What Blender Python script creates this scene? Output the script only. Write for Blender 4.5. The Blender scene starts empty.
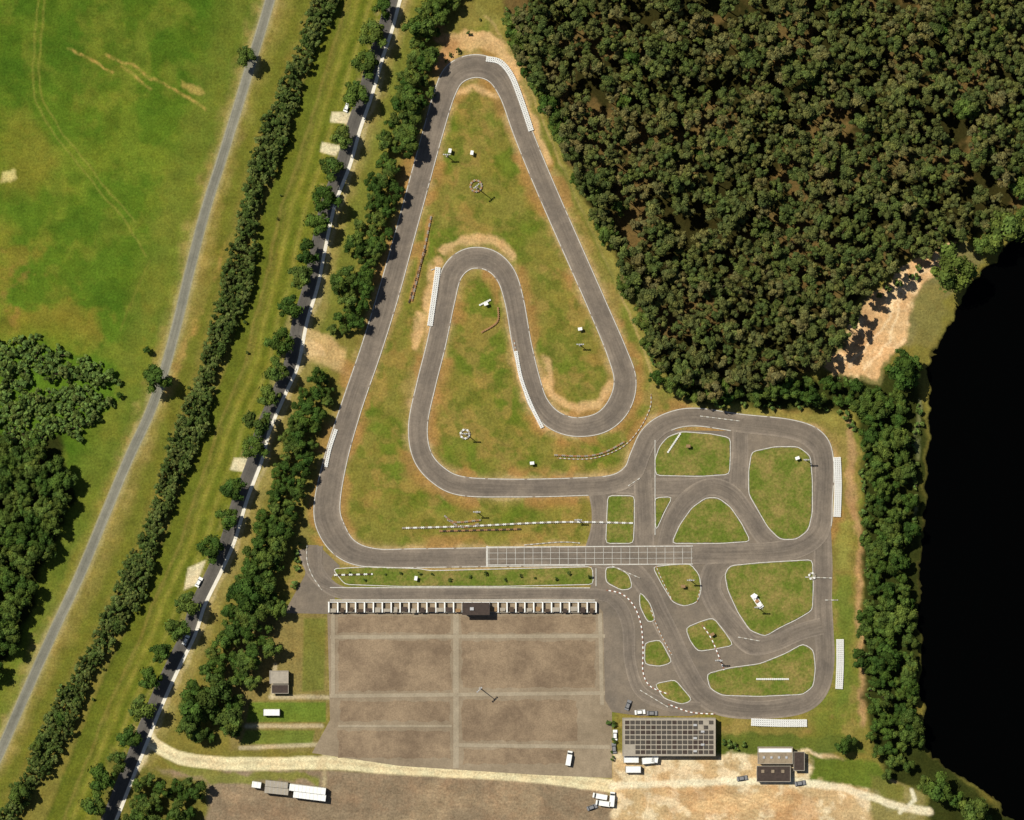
import bpy, math, random
import numpy as np
from mathutils import Vector
from mathutils.geometry import tessellate_polygon
random.seed(7); np.random.seed(7)
S=0.4
def P(x,y,z=0.0): return ((x-512)*S,(410-y)*S,z)
def lin(c):
    c=c/255.0
    return c/12.92 if c<=0.04045 else ((c+0.055)/1.055)**2.4
EXPO=1.14
def col(r,g,b): return (lin(r)/EXPO,lin(g)/EXPO,lin(b)/EXPO)
# ---------------------------------------------------------------- materials
def newmat(name,rough=0.9,spec=0.15):
    m=bpy.data.materials.new(name); m.use_nodes=True
    nt=m.node_tree; b=nt.nodes['Principled BSDF']
    b.inputs['Roughness'].default_value=rough
    b.inputs['Specular IOR Level'].default_value=spec
    return m,nt,b
def N(nt,t,**k):
    n=nt.nodes.new(t)
    for a,v in k.items(): setattr(n,a,v)
    return n
def noise(nt,vec,scale,detail=4,rough=0.6):
    n=N(nt,'ShaderNodeTexNoise'); n.inputs['Scale'].default_value=scale
    n.inputs['Detail'].default_value=detail; n.inputs['Roughness'].default_value=rough
    nt.links.new(vec,n.inputs['Vector']); return n.outputs['Fac']
def maprange(nt,fac,a,b,c,d):
    n=N(nt,'ShaderNodeMapRange'); nt.links.new(fac,n.inputs[0])
    for i,v in zip((1,2,3,4),(a,b,c,d)): n.inputs[i].default_value=v
    return n.outputs[0]
def mul(nt,a,b):
    n=N(nt,'ShaderNodeMath',operation='MULTIPLY')
    nt.links.new(a,n.inputs[0]); nt.links.new(b,n.inputs[1]); return n.outputs[0]
def vscale(nt,c,f):
    n=N(nt,'ShaderNodeVectorMath',operation='SCALE')
    nt.links.new(c,n.inputs[0]); nt.links.new(f,n.inputs['Scale']); return n.outputs[0]
def mixc(nt,f,a,b):
    n=N(nt,'ShaderNodeMix',data_type='RGBA'); nt.links.new(f,n.inputs[0])
    for s,v in ((6,a),(7,b)):
        if isinstance(v,tuple): n.inputs[s].default_value=(*v[:3],1)
        else: nt.links.new(v,n.inputs[s])
    return n.outputs[2]
def bump(nt,b,h,strength,dist):
    n=N(nt,'ShaderNodeBump'); n.inputs['Strength'].default_value=strength; n.inputs['Distance'].default_value=dist
    nt.links.new(h,n.inputs['Height']); nt.links.new(n.outputs[0],b.inputs['Normal'])
def pos(nt): return N(nt,'ShaderNodeNewGeometry').outputs['Position']

def m_ground():
    m,nt,b=newmat('ground_mat',0.95,0.05)
    a=N(nt,'ShaderNodeAttribute',attribute_name='Col').outputs['Color']
    p=pos(nt)
    n1=maprange(nt,noise(nt,p,1.1,4,0.8),0.25,0.75,0.54,1.48)
    n2=maprange(nt,noise(nt,p,0.16,5,0.75),0.3,0.7,0.74,1.24)
    c=vscale(nt,a,mul(nt,n1,n2))
    f=maprange(nt,noise(nt,p,0.07,5,0.8),0.44,0.68,0.0,0.6)
    n=N(nt,'ShaderNodeMix',data_type='RGBA',blend_type='MULTIPLY'); nt.links.new(f,n.inputs[0]); nt.links.new(c,n.inputs[6]); n.inputs[7].default_value=(1.22,1.0,0.9,1)
    nt.links.new(n.outputs[2],b.inputs['Base Color'])
    bump(nt,b,noise(nt,p,1.4,3,0.7),0.5,0.4)
    return m
def m_grass(name,g,br,lo=0.42,hi=0.62):
    m,nt,b=newmat(name,0.95,0.05); p=pos(nt)
    f=maprange(nt,noise(nt,p,0.11,6,0.8),lo,hi,0,1)
    c=mixc(nt,f,g,br)
    n1=maprange(nt,noise(nt,p,1.1,4,0.8),0.25,0.75,0.56,1.44)
    nt.links.new(vscale(nt,c,n1),b.inputs['Base Color'])
    bump(nt,b,noise(nt,p,1.4,3,0.7),0.5,0.4); return m
def m_asphalt(name,c1,c2,streak=True,fine=0.14,lo=0.35,hi=0.65):
    m,nt,b=newmat(name,0.85,0.2); p=pos(nt)
    f=maprange(nt,noise(nt,p,0.06,6,0.75),lo,hi,0,1)
    c=mixc(nt,f,c1,c2)
    f1=maprange(nt,noise(nt,p,1.6,4,0.75),0.3,0.7,1-fine,1+fine)
    f1=mul(nt,f1,maprange(nt,noise(nt,p,0.35,5,0.75),0.3,0.7,0.87,1.11))
    if streak:
        uv=N(nt,'ShaderNodeUVMap').outputs[0]
        mp=N(nt,'ShaderNodeMapping'); nt.links.new(uv,mp.inputs[0]); mp.inputs['Scale'].default_value=(9,0.035,1)
        s=maprange(nt,noise(nt,mp.outputs[0],1.0,5,0.65),0.3,0.7,0.78,1.22)
        f1=mul(nt,f1,s)
        sx=N(nt,'ShaderNodeSeparateXYZ'); nt.links.new(uv,sx.inputs[0])
        r=N(nt,'ShaderNodeValToRGB'); nt.links.new(sx.outputs[0],r.inputs[0])
        e=r.color_ramp.elements; e[0].position=0; e[0].color=(1.35,1.35,1.35,1); e[1].position=1; e[1].color=(1.35,1.35,1.35,1)
        for q,v in((0.12,1.06),(0.35,0.9),(0.62,0.92),(0.88,1.06)):
            k=e.new(q); k.color=(v,v,v,1)
        f1=mul(nt,f1,r.outputs[0])
    nt.links.new(vscale(nt,c,f1),b.inputs['Base Color']); return m
def m_flat(name,c,rough=0.7,var=0.12,scale=1.5,spec=0.3,metal=0):
    m,nt,b=newmat(name,rough,spec); p=pos(nt); b.inputs['Metallic'].default_value=metal
    r=N(nt,'ShaderNodeRGB'); r.outputs[0].default_value=(*c,1)
    f=maprange(nt,noise(nt,p,scale,4,0.7),0.3,0.7,1-var,1+var)
    nt.links.new(vscale(nt,r.outputs[0],f),b.inputs['Base Color']); return m
def m_leaf(name,*cs):
    m,nt,b=newmat(name,0.8,0.08)
    a=N(nt,'ShaderNodeAttribute',attribute_name='Col').outputs['Color']
    r=N(nt,'ShaderNodeObjectInfo').outputs['Random']
    rp=N(nt,'ShaderNodeValToRGB'); nt.links.new(r,rp.inputs[0])
    e=rp.color_ramp.elements; e[0].color=(*cs[0],1); e[1].color=(*cs[-1],1)
    for i,c in enumerate(cs[1:-1]): k=e.new((i+1)/(len(cs)-1)); k.color=(*c,1)
    n=N(nt,'ShaderNodeMix',data_type='RGBA',blend_type='MULTIPLY'); n.inputs[0].default_value=1
    nt.links.new(rp.outputs[0],n.inputs[6]); nt.links.new(a,n.inputs[7])
    nt.links.new(n.outputs[2],b.inputs['Base Color']); return m
M={}
M['ground']=m_ground()
M['island']=m_grass('infield_grass',col(98,112,42),col(144,128,74),0.42,0.64)
M['track']=m_asphalt('track_asphalt',col(110,101,92),col(135,123,110))
M['apron']=m_asphalt('apron_asphalt',col(110,101,91),col(136,123,108),False)
M['road']=m_asphalt('road_asphalt',col(116,115,104),col(138,135,121))
M['avenue']=m_asphalt('avenue_asphalt',col(82,79,75),col(102,97,91))
M['shoulder']=m_flat('gravel_shoulder',col(150,143,108),0.95,0.3,0.8)
M['path']=m_flat('pale_path',col(228,222,208),0.9,0.15,0.6)
M['paddock']=m_asphalt('paddock_asphalt',col(132,117,97),col(156,140,118),False,0.16)
M['bay']=m_asphalt('paddock_bay',col(120,102,83),col(150,130,106),False,0.24,0.38,0.6)
M['band']=m_asphalt('concrete_band',col(150,137,117),col(168,155,134),False,0.16)
M['paint']=m_flat('white_paint',col(205,202,194),0.6,0.25,1)
M['white']=m_flat('white_coat',(0.80,0.80,0.78),0.5,0.08,1)
M['red']=m_flat('red_paint',col(148,104,84),0.6,0.25,1)
M['rubber']=m_flat('old_rubber',col(84,70,58),0.9,0.3,2)
M['rust']=m_flat('dusty_tan_rubber',col(172,130,92),0.9,0.3,2)
M['steel']=m_flat('galvanised_steel',(0.45,0.45,0.46),0.5,0.1,2,0.5,0.3)
M['dark']=m_flat('dark_roofing',col(66,54,48),0.7,0.3,1)
M['brown']=m_flat('weathered_brown_roof',col(150,134,112),0.8,0.25,0.7)
M['panel']=m_flat('solar_panel',col(78,72,66),0.5,0.3,1.0,0.25)
M['wall']=m_flat('render_wall',(0.42,0.38,0.32),0.9,0.1,0.7)
M['roofgrey']=m_flat('grey_roof',col(165,156,142),0.8,0.15,0.8)
M['glass']=m_flat('window_glass',(0.03,0.035,0.04),0.1,0.1,1,0.5)
M['bark']=m_flat('bark',(0.10,0.07,0.045),0.95,0.3,3)
M['tan']=m_flat('timber',col(150,120,85),0.8,0.2,2)
M['greycar']=m_flat('grey_paint',(0.2,0.2,0.21),0.3,0.05,1,0.5)
M['leafF']=m_leaf('pine_foliage',(0.054,0.078,0.020),(0.095,0.105,0.032),(0.072,0.098,0.024),(0.135,0.122,0.046),(0.088,0.116,0.028),(0.06,0.085,0.022))
M['leafB']=m_leaf('broadleaf_foliage',(0.036,0.072,0.012),(0.058,0.102,0.017),(0.092,0.130,0.026),(0.048,0.084,0.015))
M['leafH']=m_leaf('hedge_foliage',(0.050,0.082,0.017),(0.076,0.110,0.026),(0.110,0.138,0.038))
M['scrub']=m_leaf('scrub_foliage',(0.09,0.145,0.034),(0.12,0.175,0.04),(0.075,0.125,0.028))
mw,nt,b=newmat('lake_water',0.15,0.04); b.inputs['Base Color'].default_value=(0.0006,0.0007,0.0006,1)
bump(nt,b,noise(nt,pos(nt),0.5,3,0.5),0.05,0.05); M['water']=mw

# ---------------------------------------------------------------- mesh builder
class MB:
    def __init__(s): s.v=[];s.f=[];s.m=[];s.uv=[];s.mats=[]
    def mi(s,k):
        if k not in s.mats: s.mats.append(k)
        return s.mats.index(k)
    def face(s,idx,mat,uv=None):
        s.f.append(tuple(idx)); s.m.append(s.mi(mat)); s.uv.extend(uv if uv else [(0,0)]*len(idx))
    def box(s,c,d,rot=0,mat='white',taper=1.0):
        b=len(s.v); ca,sa=math.cos(rot),math.sin(rot)
        for dz in(-1,1):
            k=taper if dz>0 else 1
            for dx,dy in((-1,-1),(1,-1),(1,1),(-1,1)):
                x,y=dx*d[0]/2*k,dy*d[1]/2*k
                s.v.append((c[0]+x*ca-y*sa,c[1]+x*sa+y*ca,c[2]+dz*d[2]/2))
        for q in((3,2,1,0),(4,5,6,7),(0,1,5,4),(1,2,6,5),(2,3,7,6),(3,0,4,7)): s.face([b+i for i in q],mat)
    def tube(s,p0,p1,r0,r1,n=8,mat='steel',cap=True):
        p0,p1=Vector(p0),Vector(p1); d=(p1-p0).normalized()
        a=Vector((0,0,1)) if abs(d.z)<0.9 else Vector((1,0,0)); u=d.cross(a).normalized(); w=d.cross(u)
        b=len(s.v)
        for p,r in((p0,r0),(p1,r1)):
            for i in range(n):
                t=2*math.pi*i/n; s.v.append(tuple(p+u*math.cos(t)*r+w*math.sin(t)*r))
        for i in range(n): s.face((b+i,b+(i+1)%n,b+n+(i+1)%n,b+n+i),mat)
        if cap: s.face([b+n+i for i in range(n)],mat)
    def tyres(s,x,y,z,mat,ro=0.40,ri=0.13,h=0.22,k=3,n=8):
        for j in range(k):
            b=len(s.v); z0=z+j*h
            prof=[(ri,z0),(ro*0.86,z0),(ro,z0+h*0.5),(ro*0.9,z0+h*0.97),(ri,z0+h*0.97)]
            L=len(prof)
            for i in range(n):
                t=2*math.pi*i/n
                for r,zz in prof: s.v.append((x+r*math.cos(t),y+r*math.sin(t),zz))
            for i in range(n):
                i2=(i+1)%n
                for q in range(L): s.face((b+i*L+q,b+i2*L+q,b+i2*L+(q+1)%L,b+i*L+(q+1)%L),mat)
    def poly(s,pts,mat):
        b=len(s.v); s.v.extend([tuple(p) for p in pts])
        for t in tessellate_polygon([[Vector(p) for p in pts]]):
            a,c,d=[Vector(pts[i]) for i in t]
            if (c-a).cross(d-a).z<0: t=t[::-1]
            s.face([b+i for i in t],mat)
    def build(s,name,parent=None):
        me=bpy.data.meshes.new(name); me.from_pydata(s.v,[],s.f)
        for k in s.mats: me.materials.append(M[k])
        me.polygons.foreach_set('material_index',s.m)
        l=me.uv_layers.new(name='UVMap'); l.data.foreach_set('uv',np.array(s.uv,dtype=np.float32).ravel())
        me.update(); o=bpy.data.objects.new(name,me); bpy.context.scene.collection.objects.link(o)
        if parent: o.parent=parent
        return o
def empty(name,loc=(0,0,0)):
    o=bpy.data.objects.new(name,None); o.location=(0,0,0); bpy.context.scene.collection.objects.link(o); return o

def cat(pts,closed=False,step=2.5):
    a=np.array(pts,float); n=len(a); out=[]
    rng=range(n if closed else n-1)
    for i in rng:
        g=(lambda k:a[k%n]) if closed else (lambda k:a[min(max(k,0),n-1)])
        p0,p1,p2,p3=g(i-1),g(i),g(i+1),g(i+2)
        m=max(2,int(np.linalg.norm((p2-p1)[:2])/step))
        for t in np.arange(m)/m:
            out.append(0.5*((2*p1)+(-p0+p2)*t+(2*p0-5*p1+4*p2-p3)*t*t+(-p0+3*p1-3*p2+p3)*t**3))
    if not closed: out.append(a[-1])
    return np.array(out)
def normals(c,closed):
    if closed: t=np.roll(c,-1,0)-np.roll(c,1,0)
    else: t=np.gradient(c,axis=0)
    t=t[:,:2]/np.linalg.norm(t[:,:2],axis=1)[:,None]
    return np.stack([-t[:,1],t[:,0]],1)
def ribbon(mb,pts,z,mat,closed=False,w=None):
    if w is not None: pts=[(p[0],p[1],w) for p in pts]
    c=cat(pts,closed); n=normals(c,closed); b=len(mb.v); L=len(c)
    le=c[:,:2]-n*c[:,2:3]/2; re=c[:,:2]+n*c[:,2:3]/2
    d=np.concatenate([[0],np.cumsum(np.linalg.norm(np.diff(c[:,:2],axis=0),axis=1))])*S
    for i in range(L):
        mb.v.append(P(*le[i],z)); mb.v.append(P(*re[i],z))
    for i in range(L if closed else L-1):
        j=(i+1)%L; dj=d[j] if j else d[i]+1
        mb.face((b+2*i,b+2*i+1,b+2*j+1,b+2*j)[::1],mat,[(0,d[i]),(1,d[i]),(1,dj),(0,dj)])
    return c,le,re
def off(pts,o,closed=False):
    c=cat(pts,closed); n=normals(c,closed); return c[:,:2]+n*o
# ---------------------------------------------------------------- distance helpers
def inpoly(x,y,poly):
    r=np.zeros(x.shape,bool); n=len(poly)
    for i in range(n):
        x1,y1=poly[i][:2]; x2,y2=poly[(i+1)%n][:2]
        if y1==y2: continue
        c=((y1>y)!=(y2>y))&(x<(x2-x1)*(y-y1)/(y2-y1)+x1); r^=c
    return r
def dline(x,y,pl,closed=False):
    d=np.full(x.shape,1e9); n=len(pl)
    for i in range(n if closed else n-1):
        x1,y1=pl[i][:2]; x2,y2=pl[(i+1)%n][:2]
        dx,dy=x2-x1,y2-y1; l=dx*dx+dy*dy+1e-9
        t=np.clip(((x-x1)*dx+(y-y1)*dy)/l,0,1)
        d=np.minimum(d,(x-x1-t*dx)**2+(y-y1-t*dy)**2)
    return np.sqrt(d)
LAT=np.random.rand(256,256)
def vn(x,y):
    xi=np.floor(x).astype(int); yi=np.floor(y).astype(int); fx=x-xi; fy=y-yi
    fx=fx*fx*(3-2*fx); fy=fy*fy*(3-2*fy); a=lambda i,j:LAT[(xi+i)%256,(yi+j)%256]
    return (a(0,0)*(1-fx)+a(1,0)*fx)*(1-fy)+(a(0,1)*(1-fx)+a(1,1)*fx)*fy
def fbm(x,y,s,o=4,seed=0):
    r=0;a=1;t=0
    for k in range(o):
        r=r+a*vn(x/s*2**k+17.3*k+seed*31.7,y/s*2**k+9.1*k+seed*11.3); t+=a; a*=0.55
    return r/t
def sm(a,b,x):
    t=np.clip((x-a)/(b-a),0,1); return t*t*(3-2*t)
# ---------------------------------------------------------------- layout data (map units)
MAIN=[(327,505,27),(336,458,24),(352,405,22),(371,350,22),(389,292,22),(404,238,21),(419,183,21),(433,132,21),(445,92,22),(456,73,24),(476,66,24),(496,73,23),(510,94,22),(522,130,20),(538,170,20),(556,212,20),(575,255,20),(597,305,20),(616,350,21),(625,380,23),(619,405,24),(602,422,22),(576,427,20),(554,420,20),(539,404,20),(531,382,20),(522,345,20),(514,300,20),(505,274,21),(489,260,22),(468,259,22),(452,273,22),(445,302,20),(436,345,20),(426,385,20),(418,425,20),(422,455,20),(438,475,20),(462,486,20),(510,488,19),(570,487,19),(612,484,19),(632,473,20),(640,455,20),(650,435,20),(668,422,19),(695,417,19),(740,423,19),(790,429,20),(815,440,22),(824,460,20),(823,500,20),(819,530,22),(800,546,22),(770,552,20),(700,554,20),(600,556,20),(500,557,20),(420,558,20),(375,558,20),(348,550,24),(332,530,28)]
R7=[(580,556,16),(625,566,18),(645,585,20),(658,612,20),(672,640,20),(685,668,20),(700,692,20),(722,706,20),(760,710,18),(800,704,20),(819,688,20),(825,660,19),(824,630,19),(823,600,18),(823,565,19),(823,530,16)]
FILL=[(650,430),(815,432),(822,520),(824,690),(800,706),(720,706),(690,690),(640,580),(600,562),(600,490),(632,478)]
LAKE=[(1900,100),(1100,205),(1035,226),(1002,250),(977,277),(958,303),(947,326),(934,347),(927,372),(926,430),(922,500),(918,600),(920,690),(925,750),(950,775),(985,795),(1010,822),(1050,900),(1100,1300),(1900,1300)]
WROAD=[(285,-60),(270,0),(255,50),(240,100),(222,158),(205,212),(190,270),(178,320),(165,368),(150,412),(128,460),(105,515),(80,575),(52,635),(25,695),(0,752),(-30,815),(-70,890)]
AVLINE=[(415,-55),(400,0),(392,30),(382,60),(372,95),(360,130),(350,165),(335,205),(325,250),(318,285),(307,322),(298,365),(285,395),(270,430),(262,460),(247,500),(235,540),(222,570),(205,605),(195,635),(178,670),(160,710),(148,740),(132,780),(112,830),(80,900)]
HEDGE=[(345,-50),(325,0),(302,60),(272,140),(250,210),(238,280),(207,375),(182,450),(160,510),(130,590),(97,650),(70,700),(42,758),(15,805),(-30,880)]
FOREST=[(500,-60),(1200,-60),(1200,190),(1030,203),(992,226),(955,243),(905,258),(872,282),(850,315),(838,352),(815,370),(760,385),(705,398),(672,380),(652,352),(640,310),(612,250),(582,190),(560,140),(532,88),(512,45)]
# ---------------------------------------------------------------- ground
st=1.4
xs=np.concatenate([np.array([-12000,-5000,-2200,-1000,-500,-250]),np.arange(-120,1144,st),np.array([1200,1350,1600,1900,2600,5000,12000])])
ys=np.concatenate([np.array([-12000,-5000,-2200,-1000,-500,-250]),np.arange(-120,940,st),np.array([1000,1150,1300,1700,2600,5000,12000])])
X,Y=np.meshgrid(xs,ys); nx,ny=len(xs),len(ys)
wx=X+(fbm(X,Y,14,4,1)-0.5)*14; wy=Y+(fbm(X,Y,14,4,2)-0.5)*14
C=np.zeros(X.shape+(3,)); C[:]=col(120,114,60)
n40=fbm(X,Y,40,5,3); n12=fbm(X,Y,12,4,4); n90=fbm(X,Y,90,4,5); n5=fbm(X,Y,5,3,6)
def blend(m,c):
    c=np.array(c); C[:]=C*(1-m[...,None])+c*m[...,None]
def rpoly(poly,c,f=4,op=1.0,warp=True,nz=None):
    x,y=(wx,wy) if warp else (X,Y)
    a=np.array(poly)[:,:2]; m=np.zeros(X.shape)
    sel=(X>a[:,0].min()-20)&(X<a[:,0].max()+20)&(Y>a[:,1].min()-20)&(Y<a[:,1].max()+20)
    xx,yy=x[sel],y[sel]; d=dline(xx,yy,poly,True); ins=inpoly(xx,yy,poly); d=np.where(ins,d,-d)
    mm=sm(-f/2,f/2,d)*op
    if nz is not None: mm=mm*nz[sel]
    m[sel]=mm; blend(m,c)
def stroke(pl,c,w,f=2,op=1.0,warp=0.3,nz=None):
    a=np.array(pl)[:,:2]; m=np.zeros(X.shape)
    sel=(X>a[:,0].min()-w-20)&(X<a[:,0].max()+w+20)&(Y>a[:,1].min()-w-20)&(Y<a[:,1].max()+w+20)
    xx=(X*(1-warp)+wx*warp)[sel]; yy=(Y*(1-warp)+wy*warp)[sel]
    mm=(1-sm(w/2-f/2,w/2+f/2,dline(xx,yy,pl)))*op
    if nz is not None: mm=mm*nz[sel]
    m[sel]=mm; blend(m,c)
blot=sm(0.45,0.62,n40); blot2=sm(0.48,0.66,n12); fineb=sm(0.4,0.65,n5)
wr=[(p[0],p[1]) for p in WROAD]
WM=[(-400,-400),(380,-400)]+wr+[(-400,1300)]
rpoly(WM,col(84,108,38),6)
rpoly(WM,col(106,120,47),6,0.8,nz=blot)
rpoly(WM,col(67,94,31),6,0.7,nz=sm(0.5,0.65,n90))
rpoly(WM,col(122,124,56),6,0.4,nz=sm(0.5,0.7,fbm(X,Y,26,5,41)))
rpoly(WM,col(60,88,28),6,0.4,nz=sm(0.52,0.7,fbm(X,Y,16,5,43)))
stroke([(a[0]-30,a[1]) for a in wr],col(108,114,52),34,30,0.6,1)
rpoly([(0,230),(60,240),(130,290),(160,330),(130,360),(60,330),(0,330)],col(122,112,52),30,0.7,nz=blot)
rpoly([(0,110),(40,120),(60,160),(30,200),(0,190)],col(124,118,54),20,0.5)
rpoly([(0,250),(40,270),(50,300),(20,330),(0,330)],col(140,112,66),14,0.5,nz=blot2)
for s in ([(68,50),(90,58),(112,72)],[(105,53),(135,68),(165,85),(205,110)],[(120,65),(150,88)]): stroke(s,col(176,150,90),2.6,3,0.85,0.45,nz=0.3+0.7*fineb)
rpoly([(180,84),(200,86),(206,94),(190,96)],col(166,148,88),5,0.8); rpoly([(0,172),(12,170),(16,180),(0,184)],col(196,186,130),4,0.9)
for s in ([(44,-40),(36,30),(34,90),(52,130),(95,185),(128,225),(146,255)],[(50,-40),(42,30),(40,88),(58,126),(100,180),(134,221)]): stroke(cat(s,step=8),col(132,132,66),1.8,2,0.55,0.3)
stroke([(0,150),(60,120),(130,130),(190,160)],col(80,100,36),2,2,0.35)
stroke([(60,0),(90,90),(150,170)],col(84,100,38),1.8,2,0.35); stroke([(150,260),(120,330)],col(124,122,60),2,2,0.4)
# shoulders of the west road
m=1-sm(8,20,dline(wx,wy,wr)); blend(m*(0.35+0.5*blot2),col(145,132,80))
m=1-sm(5,10,dline(wx*.4+X*.6,wy*.4+Y*.6,wr)); blend(m*0.75,col(160,150,108))
# between road and hedge
stroke([(a[0]-22,a[1]) for a in HEDGE],col(100,106,44),14,10,0.8,1)
stroke([(228,240),(205,300),(185,345),(165,390)],col(156,132,80),7,6,0.8,1,nz=0.3+0.7*blot2)
stroke([(290,0),(262,80),(245,130)],col(120,120,58),8,8,0.6,1)
stroke([(120,470),(95,520),(60,600)],col(122,120,56),10,8,0.6,1)
# verge between hedge and avenue: mown strips
for o,c,w,op in((-30,(106,112,46),34,0.9),(-50,(80,94,32),3.5,0.8),(-43,(136,130,66),4,0.8),(-36,(86,98,36),4,0.8),(-29,(140,134,72),4,0.7),(-22,(90,100,40),4,0.7),(-62,(88,100,36),14,0.8),(-70,(70,84,30),4,0.7)):
    stroke([(a[0]+o,a[1]) for a in AVLINE],col(*c),w,3,op,0.25,nz=np.clip(0.35+1.6*(n12-0.3),0,1) if w<6 else None)
stroke([(a[0]-16,a[1]) for a in AVLINE],col(160,146,102),8,6,0.6,0.6,nz=blot2)
# east of avenue
stroke([(a[0]+9,a[1]) for a in AVLINE],col(150,138,88),14,8,0.75,0.8,nz=0.4+0.6*n12)
stroke([(a[0]+4,a[1]) for a in AVLINE],col(186,172,132),5,3,0.6,0.5)
stroke([(a[0]+24,a[1]) for a in AVLINE[:12]],col(106,114,52),20,10,0.7,0.8)
for q in ([(332,112),(352,112),(348,124),(330,122)],[(322,142),(342,146),(336,156),(320,152)],[(234,458),(250,458),(244,472),(230,470)],[(188,568),(206,560),(196,585),(184,590)],[(303,335),(322,345),(326,356),(308,356),(298,350)]): rpoly(q,col(214,204,172),2,0.95,False)
rpoly([(300,325),(322,330),(345,350),(352,385),(330,366),(305,360)],col(190,164,120),8,0.85)
# kart circuit grounds
GR=[(470,5),(500,20),(530,90),(560,160),(600,245),(635,320),(650,370),(690,402),(780,412),(840,420),(862,430),(866,720),(840,745),(720,745),(600,720),(300,720),(285,640),(285,590),(300,520),(330,430),(372,330),(400,230),(425,120),(440,40)]
rpoly(GR,col(128,120,66),10); rpoly(GR,col(102,114,50),10,0.75,nz=blot); rpoly(GR,col(150,130,82),10,0.5,nz=sm(0.5,0.6,fbm(X,Y,22,4,9)))
for q in ([(455,95),(476,85),(495,98),(560,250),(612,370),(600,400),(570,405),(545,390),(525,300),(510,250),(480,238),(445,250),(430,280),(400,400),(405,450),(420,490),(590,500),(590,545),(360,545),(342,510),(352,430),(400,290)],[(483,277),(500,300),(512,390),(540,430),(600,443),(625,458),(600,473),(460,473),(432,450),(440,380),(462,290)]):
    rpoly(q,col(120,118,58),6,0.8); rpoly(q,col(96,112,44),6,0.8,nz=blot); rpoly(q,col(146,126,74),6,0.65,nz=sm(0.5,0.64,fbm(X,Y,18,4,10))); rpoly(q,col(80,98,36),6,0.5,nz=sm(0.55,0.66,fbm(X,Y,9,4,14)))
# bare earth beside the asphalt
mc=cat(MAIN,True,8)[:,:2]; dm=dline(wx*0.5+X*0.5,wy*0.5+Y*0.5,mc,True)
blend((1-sm(12,19,dm))*(0.25+0.6*blot2),col(166,142,98)); blend((1-sm(10,13,dm))*0.6,col(184,162,122))
blend((1-sm(16,26,dm))*sm(0.52,0.62,fbm(X,Y,30,3,12))*0.7,col(156,122,78))
for s,w in (([(440,62),(455,46),(478,40),(500,45),(518,68)],16),([(442,38),(470,34),(500,42)],10),([(444,252),(462,240),(482,237),(502,243),(514,258)],8),([(436,262),(432,290),(428,330)],9),([(514,335),(520,370),(530,405),(545,425)],7),([(543,380),(556,398),(575,408),(598,402),(612,385)],8),([(505,60),(520,88),(534,125),(548,160)],9),([(456,94),(475,86),(494,96)],6),([(420,318),(415,345)],8),([(545,360),(552,385)],7),([(660,430),(680,420)],5)):
    stroke(s,col(202,170,126),w,5,0.85,0.8)
stroke([(438,30),(452,45),(435,70)],col(160,122,84),14,8,0.7,1)
stroke([(432,215),(424,250),(411,300)],col(168,130,86),5,4,0.7,0.6)
stroke([(478,8),(498,22),(520,60),(545,120),(575,190),(610,260),(640,330),(660,380),(700,406),(780,415),(835,420)],col(136,130,72),10,6,0.8,0.6)
stroke([(486,14),(515,55),(541,118),(570,185),(606,262),(636,330),(655,380)],col(176,154,108),2.2,2,0.6,0.4)
stroke([(520,85),(552,150),(585,220),(618,290)],col(100,108,48),5,4,0.6,0.8)
# east verge
stroke([(849,420),(852,470),(851,500),(862,540),(858,600),(862,660),(863,725)],col(172,140,104),7,6,0.8,0.9)
rpoly([(836,575),(850,575),(852,640),(850,700),(838,712)],col(104,118,54),6,0.8)
rpoly([(838,520),(850,520),(850,570),(838,570)],col(136,134,72),6,0.8)
# forest floor
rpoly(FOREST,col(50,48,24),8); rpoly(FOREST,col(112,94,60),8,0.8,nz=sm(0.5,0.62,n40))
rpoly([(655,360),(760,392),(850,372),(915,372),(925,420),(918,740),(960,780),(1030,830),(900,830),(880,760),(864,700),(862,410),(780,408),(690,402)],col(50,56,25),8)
# sand clearing and lakeshore
rpoly([(965,238),(935,248),(897,276),(868,298),(850,326),(836,350),(820,368),(846,380),(880,385),(890,350),(912,350),(925,318),(960,285),(985,262)],col(122,116,76),6)
SAND=[(958,241),(930,250),(898,275),(872,296),(852,325),(842,350),(822,366),(846,377),(876,378),(886,352),(906,345),(908,318),(920,292),(942,268)]
rpoly(SAND,col(206,172,130),4); rpoly(SAND,col(232,206,166),4,0.8,nz=blot2); rpoly([(862,310),(880,315),(872,345),(855,350)],col(178,138,98),10,0.6)
for s in([(950,246),(905,285),(880,330),(850,368)],[(940,256),(900,300),(890,340),(862,372)]): stroke(s,col(240,218,182),2,2,0.7,0.8)
rpoly([(912,300),(940,285),(950,310),(935,345),(915,345)],col(122,116,70),8,0.9)
stroke([(919,400),(917,450),(914,520)],col(128,132,94),4,3,0.7,0.8,nz=blot2)
# left scrub / wood floor
rpoly([(-60,340),(40,345),(112,365),(118,398),(85,425),(40,440),(-60,450)],col(84,112,40),10)
rpoly([(-200,425),(60,435),(75,500),(45,560),(22,640),(-10,690),(-200,700)],col(45,50,22),8)
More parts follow.
